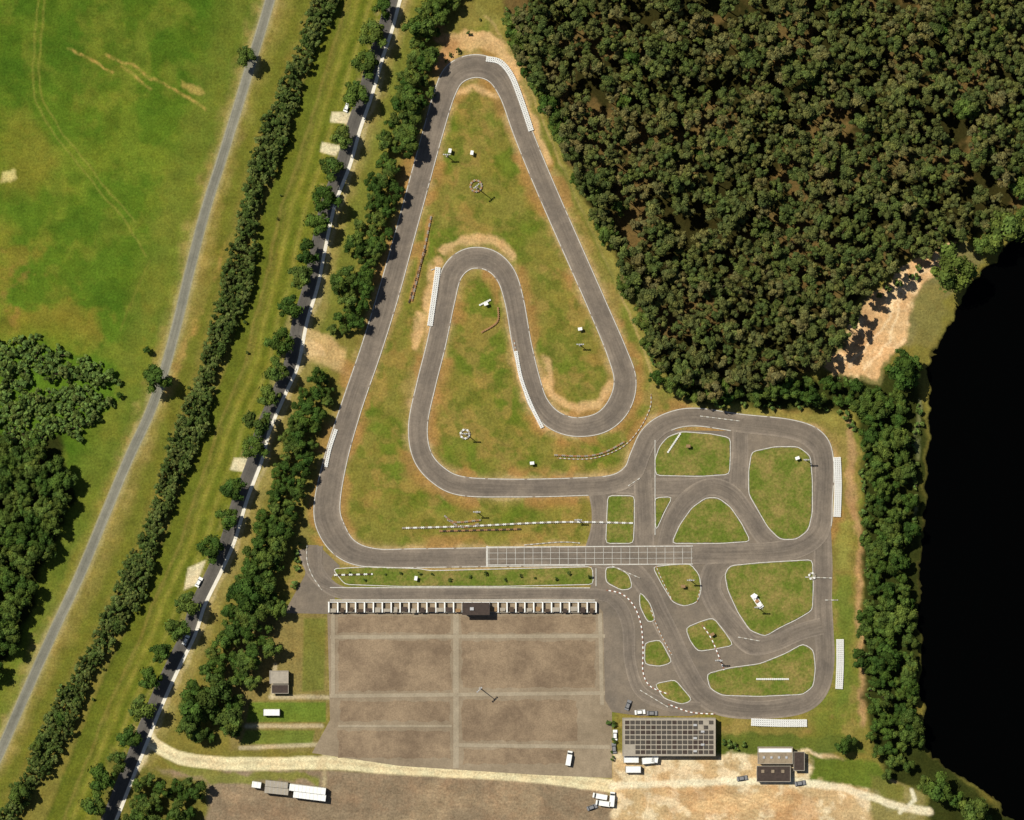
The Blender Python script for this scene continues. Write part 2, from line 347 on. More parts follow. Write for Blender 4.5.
# south: plots and soil
rpoly([(245,610),(330,612),(330,700),(320,752),(230,750),(220,690)],col(130,118,74),6)
rpoly([(304,618),(326,618),(324,690),(302,692)],col(106,112,54),3,0.8,False)
rpoly([(250,702),(326,702),(326,722),(246,722)],col(98,118,50),2,0.95,False); rpoly([(246,730),(315,730),(312,744),(240,744)],col(104,118,54),2,0.9,False)
for s,w in(([(270,697),(330,697)],4),([(246,726),(322,726)],4),([(275,665),(272,697)],4),([(240,748),(330,744)],4)): stroke(s,col(186,174,144),w,2,0.85,0.1)
LOT=[(150,770),(330,770),(600,785),(640,830),(640,1000),(100,1000)]
rpoly(LOT,col(136,121,101),4,warp=False)
rpoly(LOT,col(158,140,115),6,0.7,nz=blot)
for k in range(7): stroke([(215,783+k*6),(400,779+k*6),(600,795+k*5)],col(120,105,87),1.4,2,0.35,0.9)
rpoly([(160,762),(240,772),(320,776),(320,782),(210,784)],col(120,122,64),4,0.9)
rpoly([(110,745),(145,765),(210,785),(205,830),(60,900),(100,800)],col(108,106,55),8)
SO2=[(612,752),(715,756),(720,750),(810,745),(870,770),(925,795),(925,1000),(610,1000)]
rpoly(SO2,col(190,166,128),4,warp=False); rpoly(SO2,col(220,204,172),5,0.9,nz=blot2)
rpoly([(716,735),(850,735),(868,752),(805,752),(716,752)],col(92,102,48),5)
rpoly([(808,756),(870,762),(905,790),(900,800),(860,788),(812,782)],col(94,108,46),5); rpoly([(868,775),(930,790),(930,830),(870,830)],col(116,114,62),6,0.8)
rpoly([(640,790),(760,782),(830,800),(860,830),(650,830)],col(186,150,110),6,0.7,nz=blot)
rpoly([(690,800),(760,790),(790,808),(700,815)],col(220,190,146),8,0.8)
DR=[(146,728),(152,742),(178,757),(215,763),(270,764),(330,763),(400,768),(470,772),(540,777),(610,786)]
stroke(cat(DR,step=8),col(222,212,176),13,2.5,0.95,0.12); stroke(cat(DR,step=8),col(198,184,150),3,2,0.6,0.4)
stroke([(148,750),(120,800),(105,830)],col(206,194,160),5,2,0.8,0.2); stroke([(325,765),(325,790)],col(188,176,140),4,2,0.5)
stroke([(612,786),(700,782),(790,780),(840,788),(880,800),(905,808),(930,812)],col(226,218,190),7,3,0.9,0.3)
stroke([(900,812),(915,800),(912,790)],col(226,220,196),4,2,0.8,0.2)
stroke([(330,752),(320,766)],col(200,186,152),8,3,0.8)
for k in range(9):
    y0=790+k*4.5; stroke([(660+k*6,y0-3),(720,y0),(800,y0+6)],col(160,124,88),1.6,2,0.45,1.2)
ins=inpoly(wx,wy,LAKE); dl=dline(wx,wy,LAKE,True); Z=-np.where(ins,sm(0,8,dl)*2.5,0)
blend(np.where(ins,sm(0,3,dl),0),col(40,40,24))
gr=C.mean(-1,keepdims=True); C=np.clip(gr+(C-gr)*1.10,0.004,1)*0.97
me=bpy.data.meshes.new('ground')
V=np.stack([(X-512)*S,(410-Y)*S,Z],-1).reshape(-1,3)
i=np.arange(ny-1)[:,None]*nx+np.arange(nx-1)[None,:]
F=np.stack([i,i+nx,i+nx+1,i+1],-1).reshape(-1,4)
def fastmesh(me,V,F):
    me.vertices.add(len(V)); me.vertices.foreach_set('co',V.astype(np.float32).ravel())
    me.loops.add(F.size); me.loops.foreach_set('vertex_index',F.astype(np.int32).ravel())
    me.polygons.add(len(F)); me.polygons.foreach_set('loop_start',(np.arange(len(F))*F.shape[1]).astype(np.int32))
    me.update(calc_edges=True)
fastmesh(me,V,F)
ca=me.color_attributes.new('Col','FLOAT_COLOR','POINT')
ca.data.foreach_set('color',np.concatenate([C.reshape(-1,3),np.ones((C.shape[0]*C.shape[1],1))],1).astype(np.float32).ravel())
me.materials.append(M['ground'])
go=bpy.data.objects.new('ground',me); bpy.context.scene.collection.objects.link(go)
mb=MB(); mb.v=[P(900,80,-0.5),P(900,1400,-0.5),P(2200,1400,-0.5),P(2200,80,-0.5)]; mb.face((0,1,2,3),'water'); mb.build('lake_water')
# ---------------------------------------------------------------- roads and track
mb=MB(); ribbon(mb,WROAD,0.03,'road',w=9); mb.build('country_road')
mb=MB()
for o in(-4.7,4.7): ribbon(mb,[tuple(p) for p in off(WROAD,o)[::6]],0.015,'shoulder',w=1.8)
mb.build('road_shoulder')
mb=MB(); ribbon(mb,[(p[0]-8.5,p[1]) for p in AVLINE],0.03,'avenue',w=12.5); mb.build('avenue_road')
mb=MB(); ribbon(mb,AVLINE,0.05,'path',w=3.4); mb.build('avenue_sidewalk')

z=0.02; mb=MB()
mb.poly([P(*p,z) for p in FILL],'apron'); z+=0.012
mb.poly([P(*p,z) for p in [(318,545),(340,566),(330,580),(335,598),(328,614),(284,613),(305,575),(308,545)]],'apron'); z+=0.012
mb.poly([P(*p,z) for p in [(592,562),(640,575),(665,640),(690,695),(712,712),(690,716),(640,716),(612,712),(605,700),(603,612),(590,598)]],'apron'); z+=0.012
SUB=[R7,
 [(612,485,16),(655,487,18),(690,487,18),(735,482,18)],
 [(740,425,15),(740,455,17),(738,488,19)],
 [(642,470,18),(644,510,19),(645,552,19)],
 [(596,485,18),(599,510,15),(598,530,15),(594,552,20)],
 [(664,552,16),(672,522,17),(688,499,18),(710,487,18),(731,494,18),(748,515,17),(765,538,18),(785,550,16)],
 [(738,556,22),(716,568,22),(710,588,22),(720,610,22),(737,630,22),(752,645,20),(775,643,17),(800,632,17),(822,626,17)],
 [(310,560,18),(322,580,16),(340,592,13),(370,594,12),(480,594,12),(590,594,12),(616,602,13),(628,625,13),(630,660,12),(640,690,12),(665,704,12),(700,708,12)],
 [(310,548,26),(316,575,14),(335,588,8)]]
for s in SUB: ribbon(mb,s,z,'track'); z+=0.012
ribbon(mb,MAIN,z,'track',True); z+=0.015
mb.build('kart_track')
# white edge lines of main loop
mb=MB(); subs=[(cat(s)[:,:3]) for s in SUB]
def near(x,y):
    for s in subs:
        if (np.hypot(s[:,0]-x,s[:,1]-y)<s[:,2]/2).any(): return True
    return inpoly(np.array([x]),np.array([y]),FILL)[0]
mcf=cat(MAIN,True); nn=normals(mcf,True)
for sgn in(-1,1):
    e=mcf[:,:2]+nn*sgn*(mcf[:,2:3]/2-0.95); e2=mcf[:,:2]+nn*sgn*(mcf[:,2:3]/2-0.3); L=len(e)
    for k in range(L):
        j=(k+1)%L
        if near(*e[k]) or near(*e[j]): continue
        if random.random()<0.05: continue
        b0=len(mb.v); mb.v+= [P(*e[k],z),P(*e2[k],z),P(*e2[j],z),P(*e[j],z)]
        mb.face((b0,b0+1,b0+2,b0+3) if sgn<0 else (b0+3,b0+2,b0+1,b0),'paint')
mb.build('track_edge_line'); z+=0.015
# islands
ISL=[
 [(730,566),(760,563),(812,560),(813,585),(812,610),(795,620),(780,627),(765,636),(750,630),(738,612),(728,590),(725,574)],
 [(707,674),(730,668),(760,664),(785,654),(803,644),(813,650),(815,668),(813,686),(803,694),(760,696),(722,695),(710,688)],
 [(686,628),(700,622),(713,618),(723,630),(733,645),(712,649),(698,651),(690,640)],
 [(653,567),(672,565),(690,564),(699,575),(701,590),(697,602),(684,606),(673,602),(662,584)],
 [(660,446),(668,437),(682,432),(710,434),(730,438),(730,456),(729,474),(700,476),(656,475),(655,460)],
 [(752,452),(775,447),(798,447),(810,456),(812,480),(812,512),(808,530),(796,539),(780,539),(768,527),(757,508),(749,494),(749,470)],
 [(672,543),(680,525),(692,508),(706,498),(718,498),(730,507),(741,523),(750,541),(720,543)],
 [(655,498),(672,497),(664,512),(656,530)],
 [(608,496),(634,496),(634,520),(633,543),(606,543),(607,520)],
 [(333,569),(370,567),(420,569),(430,571),(592,567),(593,584),(500,586),(400,586),(345,584)],
 [(606,567),(618,568),(629,575),(632,588),(622,590),(606,582)],
 [(640,592),(650,604),(655,620),(648,622),(640,606)],
 [(645,643),(660,640),(672,662),(660,666),(645,664)],
 [(655,684),(675,680),(692,700),(682,704),(664,698)],
 ]
mb=MB(); ml=MB()
for s in ISL:
    sm_=[]; a=np.array(s,float); n=len(a)
    for k in range(n):
        p0,p1,p2=a[k-1],a[k],a[(k+1)%n]
        q0=p1+(p0-p1)*min(0.4,4/np.linalg.norm(p0-p1)); q2=p1+(p2-p1)*min(0.4,4/np.linalg.norm(p2-p1))
        for t in(0,0.5,1): sm_.append((1-t)**2*q0+2*t*(1-t)*p1+t*t*q2)
    sm_=np.array(sm_)
    n=len(sm_); tt=np.roll(sm_,-1,0)-np.roll(sm_,1,0); tt/=np.linalg.norm(tt,axis=1)[:,None]+1e-9
    nr=np.stack([-tt[:,1],tt[:,0]],1); ar=np.sum(sm_[:,0]*np.roll(sm_[:,1],-1)-np.roll(sm_[:,0],-1)*sm_[:,1])
    if ar>0: nr=-nr
    rg=[]
    for k in range(n):
        j=(k+1)%n
        q=max(1,int(np.linalg.norm(sm_[j]-sm_[k])/2))
        for t in np.arange(q)/q:
            p=sm_[k]*(1-t)+sm_[j]*t; rg.append(p-nr[k]*random.uniform(-0.1,0.9))
    mb.poly([P(*p,z+0.05) for p in rg],'island')
    o=sm_+nr*0.75
    for k in range(n):
        j=(k+1)%n; b0=len(ml.v)
        ml.v+=[P(*sm_[k],z+0.04),P(*o[k],z+0.04),P(*o[j],z+0.04),P(*sm_[j],z+0.04)]
        f=(b0,b0+1,b0+2,b0+3); 
        v=[Vector(ml.v[q]) for q in f]
        if (v[1]-v[0]).cross(v[2]-v[0]).z<0: f=f[::-1]
        ml.face(f,'paint')
mb.build('infield_grass'); ml.build('island_edge_line'); z+=0.07
# start grid markings
mb=MB()
def mark(x0,y0,x1,y1,w,mat='paint',zz=None):
    zz=z if zz is None else zz
    a=Vector(P(x0,y0,zz)); b2=Vector(P(x1,y1,zz)); c2=(a+b2)/2
    mb.box(c2,((b2-a).length,w,0.008),math.atan2((b2-a).y,(b2-a).x),mat)
for y in(547,565): mark(487,y,693,y-1,0.36)
for y in(553,559): mark(487,y,693,y-1,0.13,zz=z+0.012)
for k in range(24):
    x=489+k*8.8; mark(x,547.5,x,564.5,0.15,zz=z+0.024)
mark(487,546,487,566,0.7,zz=z+0.036)
mark(655,440,655,535,0.3); mark(596,568,596,586,0.3)
mark(330,600,595,600,0.35); mark(330,587.5,590,587.8,0.3)
mb.build('start_grid_marking'); z+=0.05
# kerbs
def kerb(name,pts,w=2.0,seg=3.0,mats=('red','white'),h=0.1):
    mb=MB(); c=cat(pts,step=1.0)[:,:2]; d=np.concatenate([[0],np.cumsum(np.linalg.norm(np.diff(c,axis=0),axis=1))])
    k=0
    while k*seg<d[-1]-0.1:
        a=np.array([np.interp(k*seg,d,c[:,i]) for i in(0,1)]); b2=np.array([np.interp(min((k+1)*seg,d[-1]),d,c[:,i]) for i in(0,1)])
        m=(a+b2)/2; v=b2-a; mb.box(P(*m,z+h/2),(np.linalg.norm(v)*S*0.97,w*S,h),math.atan2(-v[1],v[0]),mats[k%2],0.9); k+=1
    mb.build(name)
for s in ([(606,590),(622,594),(634,606),(641,625),(643,650),(643,672),(650,686),(668,694)],[(668,704),(690,712),(715,714)],[(702,625),(712,640),(724,670)]):
    kerb('race_kerb',s,1.1,2.6)
for s in ([(557,458),(585,459),(605,455),(625,445),(640,428),(650,408),(651,394)],[(514,340),(519,370),(527,398),(541,422)],[(650,608),(660,633),(672,655)],[(656,566),(662,580),(672,600)],[(697,602),(700,590)]):
    kerb('race_kerb',s,0.8,2.2,('rust','paint'))
for s in ([(524,545),(560,542),(580,543)],[(431,270),(437,268)],[(738,637),(760,641)],[(640,478),(628,486)],[(612,566),(640,578)],[(668,707),(640,690)],[(307,545),(307,560),(312,575),(322,590)],[(700,416),(740,421)],[(805,577),(832,578)],[(825,600),(838,600)]):
    kerb('race_kerb',s,0.9,3,('paint','roofgrey'))
# tyre barriers
def barrier(name,pts,mat='white',rows=2,alt=None,per=4):
    mb=MB(); c=cat(pts,step=1.0)[:,:2]; d=np.concatenate([[0],np.cumsum(np.linalg.norm(np.diff(c,axis=0),axis=1))]); n=int(d[-1]*S/0.74)
    for k in range(n+1):
        t=d[-1]*k/n; a=np.array([np.interp(t,d,c[:,i]) for i in(0,1)]); b2=np.array([np.interp(min(t+1,d[-1]),d,c[:,i]) for i in(0,1)])-np.array([np.interp(max(t-1,0),d,c[:,i]) for i in(0,1)])
        b2/=np.linalg.norm(b2)+1e-9; nn=np.array([-b2[1],b2[0]])
        for r in range(rows):
            p=a+nn*(r-(rows-1)/2)*0.76/S; q=P(*p); mb.tyres(q[0],q[1],0.0,mat if not alt or (k//per)%2 else alt)
    mb.build(name)
for s,r in (([(487,59),(500,62),(511,75),(520,97),(531,130)],3),([(438,268),(435,290),(430,325)],3),([(336,430),(330,448),(326,466)],2),([(516,352),(521,378),(531,405),(542,427)],2),
          ([(837,458),(838,485),(837,516)],4),([(840,640),(840,665),(839,688)],4),([(752,722),(780,723),(806,723)],4)): barrier('tyre_barrier',s,'white',r)
barrier('tyre_barrier',[(431,217),(424,250),(412,300)],'rust',1,'roofgrey',2); barrier('tyre_barrier',[(425,250),(409,302)],'rust',1,'rubber',2)
barrier('tyre_barrier',[(445,516),(455,522),(480,520)],'rust',1,'roofgrey',2); barrier('tyre_barrier',[(448,520),(462,527),(478,524)],'rust',1,'roofgrey',2)
barrier('tyre_barrier',[(403,528),(470,526),(560,522),(632,523)],'white',1,'roofgrey',2)
barrier('tyre_barrier',[(440,531),(480,530),(520,529)],'rubber',1,'rust',2)
barrier('tyre_barrier',[(555,455),(585,456),(605,452),(624,442)],'rust',1,'roofgrey',2)
barrier('tyre_barrier',[(757,679),(788,679)],'white',1)
barrier('tyre_barrier',[(335,575),(372,574)],'rubber',1,'white',2)
barrier('tyre_barrier',[(668,452),(680,434)],'white',1); barrier('tyre_barrier',[(480,305),(490,300)],'white',1); barrier('tyre_barrier',[(482,332),(497,322),(498,308)],'rust',1)
for (x,y,r,m) in((476,186,5.6,'rust'),(465,434,4.4,'white'),(812,576,3,'white')):
    mb=MB(); n=int(2*math.pi*r*S/0.82)
    for k in range(n):
        t=2*math.pi*k/n; q=P(x+r*math.cos(t),y+r*math.sin(t)); mb.tyres(q[0],q[1],0,m if k%2 else 'roofgrey',0.46)
    mb.build('tyre_ring')
# ---------------------------------------------------------------- paddock
mb=MB(); mb.poly([P(*p,0.02) for p in [(327,599.5),(602,600),(606,612),(612,700),(612,778),(540,775),(400,766),(312,753),(330,720)]],'paddock')
for x0,y0,x1,y1 in((338,640,451,691),(462,641,595,688),(340,701,450,721),(462,700,577,741),(338,731,450,758),(463,749,570,764),(338,616,451,633),(462,616,595,633)):
    pts=[]
    for (ax,ay,bx,by) in((x0,y0,x1,y0),(x1,y0,x1,y1),(x1,y1,x0,y1),(x0,y1,x0,y0)):
        n=max(3,int(math.hypot(bx-ax,by-ay)/5))
        for t in range(n): pts.append(P(ax+(bx-ax)*t/n+random.uniform(-1.3,1.3),ay+(by-ay)*t/n+random.uniform(-1.3,1.3),0.035))
    mb.poly(pts,'bay')
mb.build('paddock_pavement')
mb=MB()
zz=0.05
for (x0,y0,x1,y1,w) in((456,613,456,768,2.2),(330,637,605,636,1.5),(330,696,605,693,1.5),(455,745,610,747,1.5),(333,613,333,696,1.6),(600,613,602,705,1.6),(338,726,452,726,1.0)):
    a=Vector(P(x0,y0,zz)); b2=Vector(P(x1,y1,zz)); v=b2-a; mb.box((a+b2)/2,(v.length,w,0.01),math.atan2(v.y,v.x),'band'); zz+=0.012
mb.build('concrete_path')
# pit stalls
root=empty('pit_stall_row'); mb=MB(); mb.box(P(462,602,0.5),(268*S,0.25,1.0),0,'white'); mb.build('pit_wall',root)
mb=MB(); mr=MB()
for k in range(31):
    x=329+k*8.9; mb.box(P(x,607,0.9),(0.5,4.2,1.8),0,'white')
    if k<30: mr.box(P(x+4.45,609.5+random.uniform(-1,1),2.05),(random.uniform(1.4,3.0),random.uniform(1.2,2.2),0.12),0,random.choice(['dark','roofgrey','roofgrey','rubber','tan']))
mb.build('partitions',root); mr.build('awnings',root)
mb=MB(); mb.box(P(462,612,0.6),(268*S,0.3,1.2),0,'roofgrey'); mb.build('rear_rail',root)
root=empty('race_control_tower'); mb=MB(); mb.box(P(476,608,2.6),(10,4,5.2),0,'wall'); mb.build('walls',root)
mb=MB(); mb.box(P(476,608,5.35),(11,5,0.3),0,'dark'); mb.box(P(472,608,5.7),(1.5,1.2,0.6),0,'steel'); mb.build('roof',root)
mb=MB(); mb.box(P(476,602.9,4.1),(9,0.1,1.2),0,'glass'); mb.box(P(472,602.9,1.1),(1,0.1,2.1),0,'dark'); mb.build('windows_and_door',root)
# buildings
def building(name,x0,y0,x1,y1,h,roof,rot=0,extra=None):
    r=empty(name); cx,cy=(x0+x1)/2,(y0+y1)/2; w,d=(x1-x0)*S,(y1-y0)*S; c=P(cx,cy)
    mb=MB(); mb.box((c[0],c[1],h/2),(w-0.5,d-0.5,h),rot,'wall'); mb.build('walls',r)
    mb=MB(); mb.box((c[0],c[1],h+0.13),(w,d,0.25),rot,roof)
    for sx,sy,dx,dy in((0,d/2-0.1,w,0.2),(0,-d/2+0.1,w,0.2),(w/2-0.1,0,0.2,d-0.42),(-w/2+0.1,0,0.2,d-0.42)):
        mb.box((c[0]+sx,c[1]+sy,h+0.36),(dx,dy,0.2),rot,'roofgrey')
    mb.build('roof',r); mb=MB()
    n=max(2,int(w/3))
    for k in range(n):
        xx=c[0]-w/2+w*(k+0.5)/n
        for s in(-1,1): mb.box((xx,c[1]+s*(d/2-0.25),h*0.55),(1.2,0.12,1.1),rot,'glass')
    mb.build('windows',r); mb=MB(); mb.box((c[0]-w/2+0.25,c[1],1.05),(0.12,1.0,2.1),rot,'dark'); mb.build('door',r)
    return r,c,w,d
r,c,w,d=building('clubhouse',622,717,715,755,4.2,'roofgrey')
mb=MB()
for i in range(17):
    for j in range(7):
        if (i<2 and j<2) or (i>13 and j>4 and (i+j)%2): continue
        x=c[0]-w/2+1.3+i*(w-1.6)/17+0.6; y=c[1]-d/2+1.1+j*(d-1.4)/7+0.5
        mb.box((x,y,4.62),((w-1.6)/17-0.4,(d-1.4)/7-0.5,0.08),0,'dark' if random.random()<0.3 else 'panel')
mb.build('solar_panels',r)
mb=MB()
for k in range(5): mb.box((c[0]+w*0.28+(k%2)*3,c[1]-d/2+2+k*2.6,4.85),(1.4,0.8,0.4),0,'steel')
mb.build('rooftop_units',r)
r,c,w,d=building('flat_roof_house',757,746,792,763,3.6,'brown')
mb=MB(); mb.box((c[0],c[1]+d/2-1.4,3.95),(w-0.8,1.5,0.1),0,'white')
for k in range(4): mb.box((c[0]-w/2+2.5+k*3,c[1]-0.8,4.0),(0.9,0.9,0.3),0,'steel')
mb.build('rooftop_units',r)
r,c,w,d=building('flat_roof_shed',756,765,790,781,3.0,'dark')
mb=MB()
for k in range(3): mb.box((c[0]-w/2+2.5+k*4,c[1]+1,3.4),(1.2,1.2,0.4),0,'brown')
mb.build('roof_vents',r)
building('storage_hut',793,751,804,770,2.8,'dark')
building('garden_house',270,670,289,683,3,'roofgrey'); building('garden_shed',272,684,289,693,2.4,'dark')
# shipping containers
def container(x,y,l=6.1,rot=0,mat='white'):
    mb=MB(); c=P(x,y); mb.box((c[0],c[1],1.4),(l,2.44,2.5),rot,mat)
    for k in range(int(l/0.4)):
        u=-l/2+0.2+k*0.4; mb.box((c[0]+u*math.cos(rot),c[1]+u*math.sin(rot),2.68),(0.18,2.3,0.05),rot,mat)
    for s in(-1,1):
        u=s*(l/2-0.08); mb.box((c[0]+u*math.cos(rot),c[1]+u*math.sin(rot),1.4),(0.16,2.52,2.72),rot,'steel')
    mb.build('shipping_container')
for a in((631,759,6,0),(648,760,5,0.1),(633,769,6.1,0),(272,712,6.5,0),(655,757,4,1.4)): container(*a)
# vehicles
def wheels(mb,c,rot,L,W,xsn,r=0.33):
    for u in xsn:
        for s in(-1,1):
            v=Vector((u,s*(W/2-0.12),0)); ca,sa=math.cos(rot),math.sin(rot)
            p=Vector((c[0]+v.x*ca-v.y*sa,c[1]+v.x*sa+v.y*ca,r)); ax=Vector((-sa,ca,0))*0.12
            mb.tube(p-ax,p+ax,r,r,12,'rubber'); mb.tube(p+ax,p-ax,r,r,12,'rubber')
def rotd(c,rot,u,v=0): return (c[0]+u*math.cos(rot)-v*math.sin(rot),c[1]+u*math.sin(rot)+v*math.cos(rot))
def car(x,y,deg,mat='greycar'):
    mb=MB(); c=P(x,y); r=math.radians(deg)
    mb.box((c[0],c[1],0.55),(4.3,1.78,0.55),r,mat,0.97); q=rotd(c,r,-0.2); mb.box((q[0],q[1],1.1),(2.5,1.6,0.55),r,'glass',0.8)
    mb.box((q[0],q[1],1.39),(1.75,1.22,0.05),r,mat,0.95); wheels(mb,c,r,4.3,1.78,(-1.3,1.35)); mb.build('parked_car')
def van(x,y,deg,mat='white'):
    mb=MB(); c=P(x,y); r=math.radians(deg)
    q=rotd(c,r,-0.6); mb.box((q[0],q[1],1.35),(4.6,2.0,1.9),r,mat,0.97); q=rotd(c,r,2.3); mb.box((q[0],q[1],0.85),(1.3,1.95,0.9),r,mat,0.94)
    q=rotd(c,r,1.95); mb.box((q[0],q[1],1.65),(0.8,1.8,0.7),r,'glass',0.75); wheels(mb,c,r,5.8,2.0,(-1.8,1.9),0.36); mb.build('delivery_van')
def truck(x,y,deg,L=14.5,W=2.6,cab=True,mat='white'):
    mb=MB(); c=P(x,y); r=math.radians(deg)
    mb.box((c[0],c[1],2.35),(L,W,2.7),r,mat); mb.box((c[0],c[1],0.85),(L,1.0,0.25),r,'dark')
    for k in range(int(L/1.5)):
        q=rotd(c,r,-L/2+0.6+k*1.5); mb.box((q[0],q[1],3.72),(0.08,W-0.05,0.04),r,'steel')
    if cab:
        q=rotd(c,r,-L/2-1.7); mb.box((q[0],q[1],1.75),(2.2,2.4,2.3),r,'white',0.93); q=rotd(c,r,-L/2-2.77); mb.box((q[0],q[1],2.2),(0.1,2.0,0.8),r,'glass')
        q=rotd(c,r,-L/2-0.9); mb.box((q[0],q[1],0.7),(3.6,1.1,0.3),r,'dark')
    wheels(mb,c,r,L,W,(-L/2-2.1,-L/2-0.1,L/2-3.3,L/2-2,L/2-.7) if cab else (-L/2+2,L/2-2.5),0.5); mb.build('semi_trailer_truck' if cab else 'box_trailer')
truck(308,788.5,-7,14.5); truck(310,795.5,-7,13,2.4,False); truck(277,790,-6,9.5,2.5,False,'roofgrey'); truck(277,783.5,-6,9,2.4,False,'roofgrey'); truck(257,784,-8,3.6,2.3,False)
van(600,796,170); van(612,799,85); car(592,807,20); van(569,758,80); car(186,640,65,'white'); car(347,107,68,'white'); car(199,582,62,'white')
car(800,783,10); van(603,803,172)
for k,(x,y,d) in enumerate(((615,735,90),(614,748,95),(742,778,10),(640,712,5),(652,713,0),(628,705,70))): car(x,y,d,('white','greycar','greycar')[k%3])
# marshal posts
def post(x,y,deg=0,mat='white'):
    mb=MB(); c=P(x,y); r=math.radians(deg)
    for u in(-0.6,0.6):
        for v in(-0.45,0.45): q=rotd(c,r,u,v); mb.tube((q[0],q[1],0),(q[0],q[1],2.2),0.05,0.05,6,'steel')
    mb.box((c[0],c[1],0.6),(1.3,0.9,0.9),r,mat); mb.box((c[0],c[1],2.26),(1.7,1.2,0.1),r,mat); mb.build('marshal_post')
for a in((450,151,80),(472,153,80),(580,329,10),(532,463,5),(486,304,20),(755,596,60),(683,586,0,'tan'),(688,446,0,'tan'),(797,458,20),(712,634,30,'tan'),(416,578,80)): post(*a)
# kart transporter trailer seen in the infield
mb=MB(); c=P(757,601); r=math.radians(-55); mb.box((c[0],c[1],0.7),(6.5,2.0,0.25),r,'white'); 
for u in(-2,0,2): q=rotd(c,r,u); mb.box((q[0],q[1],1.1),(1.3,1.6,0.6),r,'white' if u else 'rust',0.8)
wheels(mb,c,r,6,2,(-1,0.6)); q=rotd(c,r,4.2); mb.tube((q[0],q[1],0.7),(c[0],c[1],0.7),0.08,0.08,6,'steel'); mb.build('kart_trailer')
# floodlight masts
def mast(x,y,h=11,deg=0):
    mb=MB(); c=P(x,y); mb.tube((c[0],c[1],0),(c[0],c[1],h),0.22,0.12,10,'steel'); r=math.radians(deg)
    a=rotd(c,r,-1.4); b2=rotd(c,r,1.4); mb.tube((a[0],a[1],h),(b2[0],b2[1],h),0.08,0.08,6,'steel')
    for u in(-1.2,-0.4,0.4,1.2): q=rotd(c,r,u,0.2); mb.box((q[0],q[1],h+0.15),(0.6,0.5,0.5),r,'steel',0.8)
    mb.box((c[0],c[1],0.2),(0.9,0.9,0.4),r,'roofgrey'); mb.build('floodlight_mast')
for a in((477,188,11,40),(466,434,8,0),(480,688,11,45),(447,156,6,0),(477,512,6,0),(690,580,6,0),(757,607,7,0),(806,460,6,0),(718,660,6,0),(578,520,5,0),(580,345,5,0)): mast(*a)

# ---------------------------------------------------------------- trees
def icos():
    import bmesh
    bm=bmesh.new(); bmesh.ops.create_icosphere(bm,subdivisions=1,radius=1); v=np.array([q.co[:] for q in bm.verts]); f=np.array([[q.index for q in t.verts] for t in bm.faces]); bm.free(); return v,f
IV,IF=icos()
def tree_mesh(name,R,H,crown,nclump,nleaf,leaf,mat,seed,conic=0.0,cbr=(0.62,1.4)):
    rg=np.random.RandomState(seed); V=[];F=[];Cc=[];Mi=[]
    def add(v,f,c,mi):
        b=sum(len(q) for q in V); V.append(v); F.extend([tuple(int(k)+b for k in q) for q in f]); Cc.append(np.tile(c,(len(v),1)) if np.ndim(c)==1 else c); Mi.extend([mi]*len(f))
    ctr=[];rad=[]
    for k in range(nclump):
        t=2*math.pi*rg.rand(); u=math.sqrt(rg.rand()); rr=R*0.74*u*(1+0.25*rg.randn()*0.5)
        zt=H-crown*0.5+crown*0.5*math.sqrt(max(0,1-u*u*0.9))*(1-conic*u)-rg.rand()*crown*0.3
        ctr.append((rr*math.cos(t),rr*math.sin(t),zt)); rad.append(R*(0.22+0.2*rg.rand()))
    ctr=np.array(ctr); rad=np.array(rad)
    mb=MB(); mb.tube((0,0,0),(0.1,0.05,H*0.55),R*0.075,R*0.045,8,'bark'); mb.tube((0.1,0.05,H*0.55),(0,0,H*0.85),R*0.045,R*0.015,6,'bark')
    for k in range(min(7,nclump)): mb.tube((0.08,0.04,H*(0.4+0.05*k)),tuple(ctr[k]),R*0.03,R*0.008,5,'bark',False)
    add(np.array(mb.v),mb.f,np.array([1,1,1.]),0)
    for k in range(nclump):
        br=rg.uniform(*cbr); hue=rg.uniform(-0.08,0.12); cc=np.array([br*(1+hue),br,br*(1-hue)])
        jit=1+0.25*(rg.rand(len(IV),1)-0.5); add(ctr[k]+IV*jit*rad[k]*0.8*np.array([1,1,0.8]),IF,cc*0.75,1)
        d=rg.randn(nleaf,3); d[:,2]+=0.6; d/=np.linalg.norm(d,axis=1)[:,None]
        p=ctr[k]+d*rad[k]*(0.68+0.42*rg.rand(nleaf,1))*np.array([1,1,0.8])
        nrm=d*1.0+rg.randn(nleaf,3)*0.35; nrm/=np.linalg.norm(nrm,axis=1)[:,None]
        a=np.cross(nrm,rg.randn(nleaf,3)); a/=np.linalg.norm(a,axis=1)[:,None]; b=np.cross(nrm,a)
        sz=leaf*(0.5+rg.rand(nleaf,1)); 
        q=np.stack([p-a*sz-b*sz*0.2,p-b*sz*0.6+a*0.2*sz,p+a*sz+b*0.1*sz,p+b*sz*0.6],1).reshape(-1,3)
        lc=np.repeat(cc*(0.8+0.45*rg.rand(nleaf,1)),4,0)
        f=np.arange(nleaf*4).reshape(-1,4); add(q,f,lc,1)
    me=bpy.data.meshes.new(name); me.from_pydata(np.concatenate(V).tolist(),[],F)
    me.materials.append(M['bark']); me.materials.append(M[mat]); me.polygons.foreach_set('material_index',Mi)
    ca=me.color_attributes.new('Col','FLOAT_COLOR','POINT'); cc=np.concatenate(Cc); ca.data.foreach_set('color',np.concatenate([cc,np.ones((len(cc),1))],1).astype(np.float32).ravel())
    me.update(); return me
def protos(cname,oname,meshes):
    c=bpy.data.collections.new(cname)
    for m in meshes: c.objects.link(bpy.data.objects.new(oname,m))
    return c
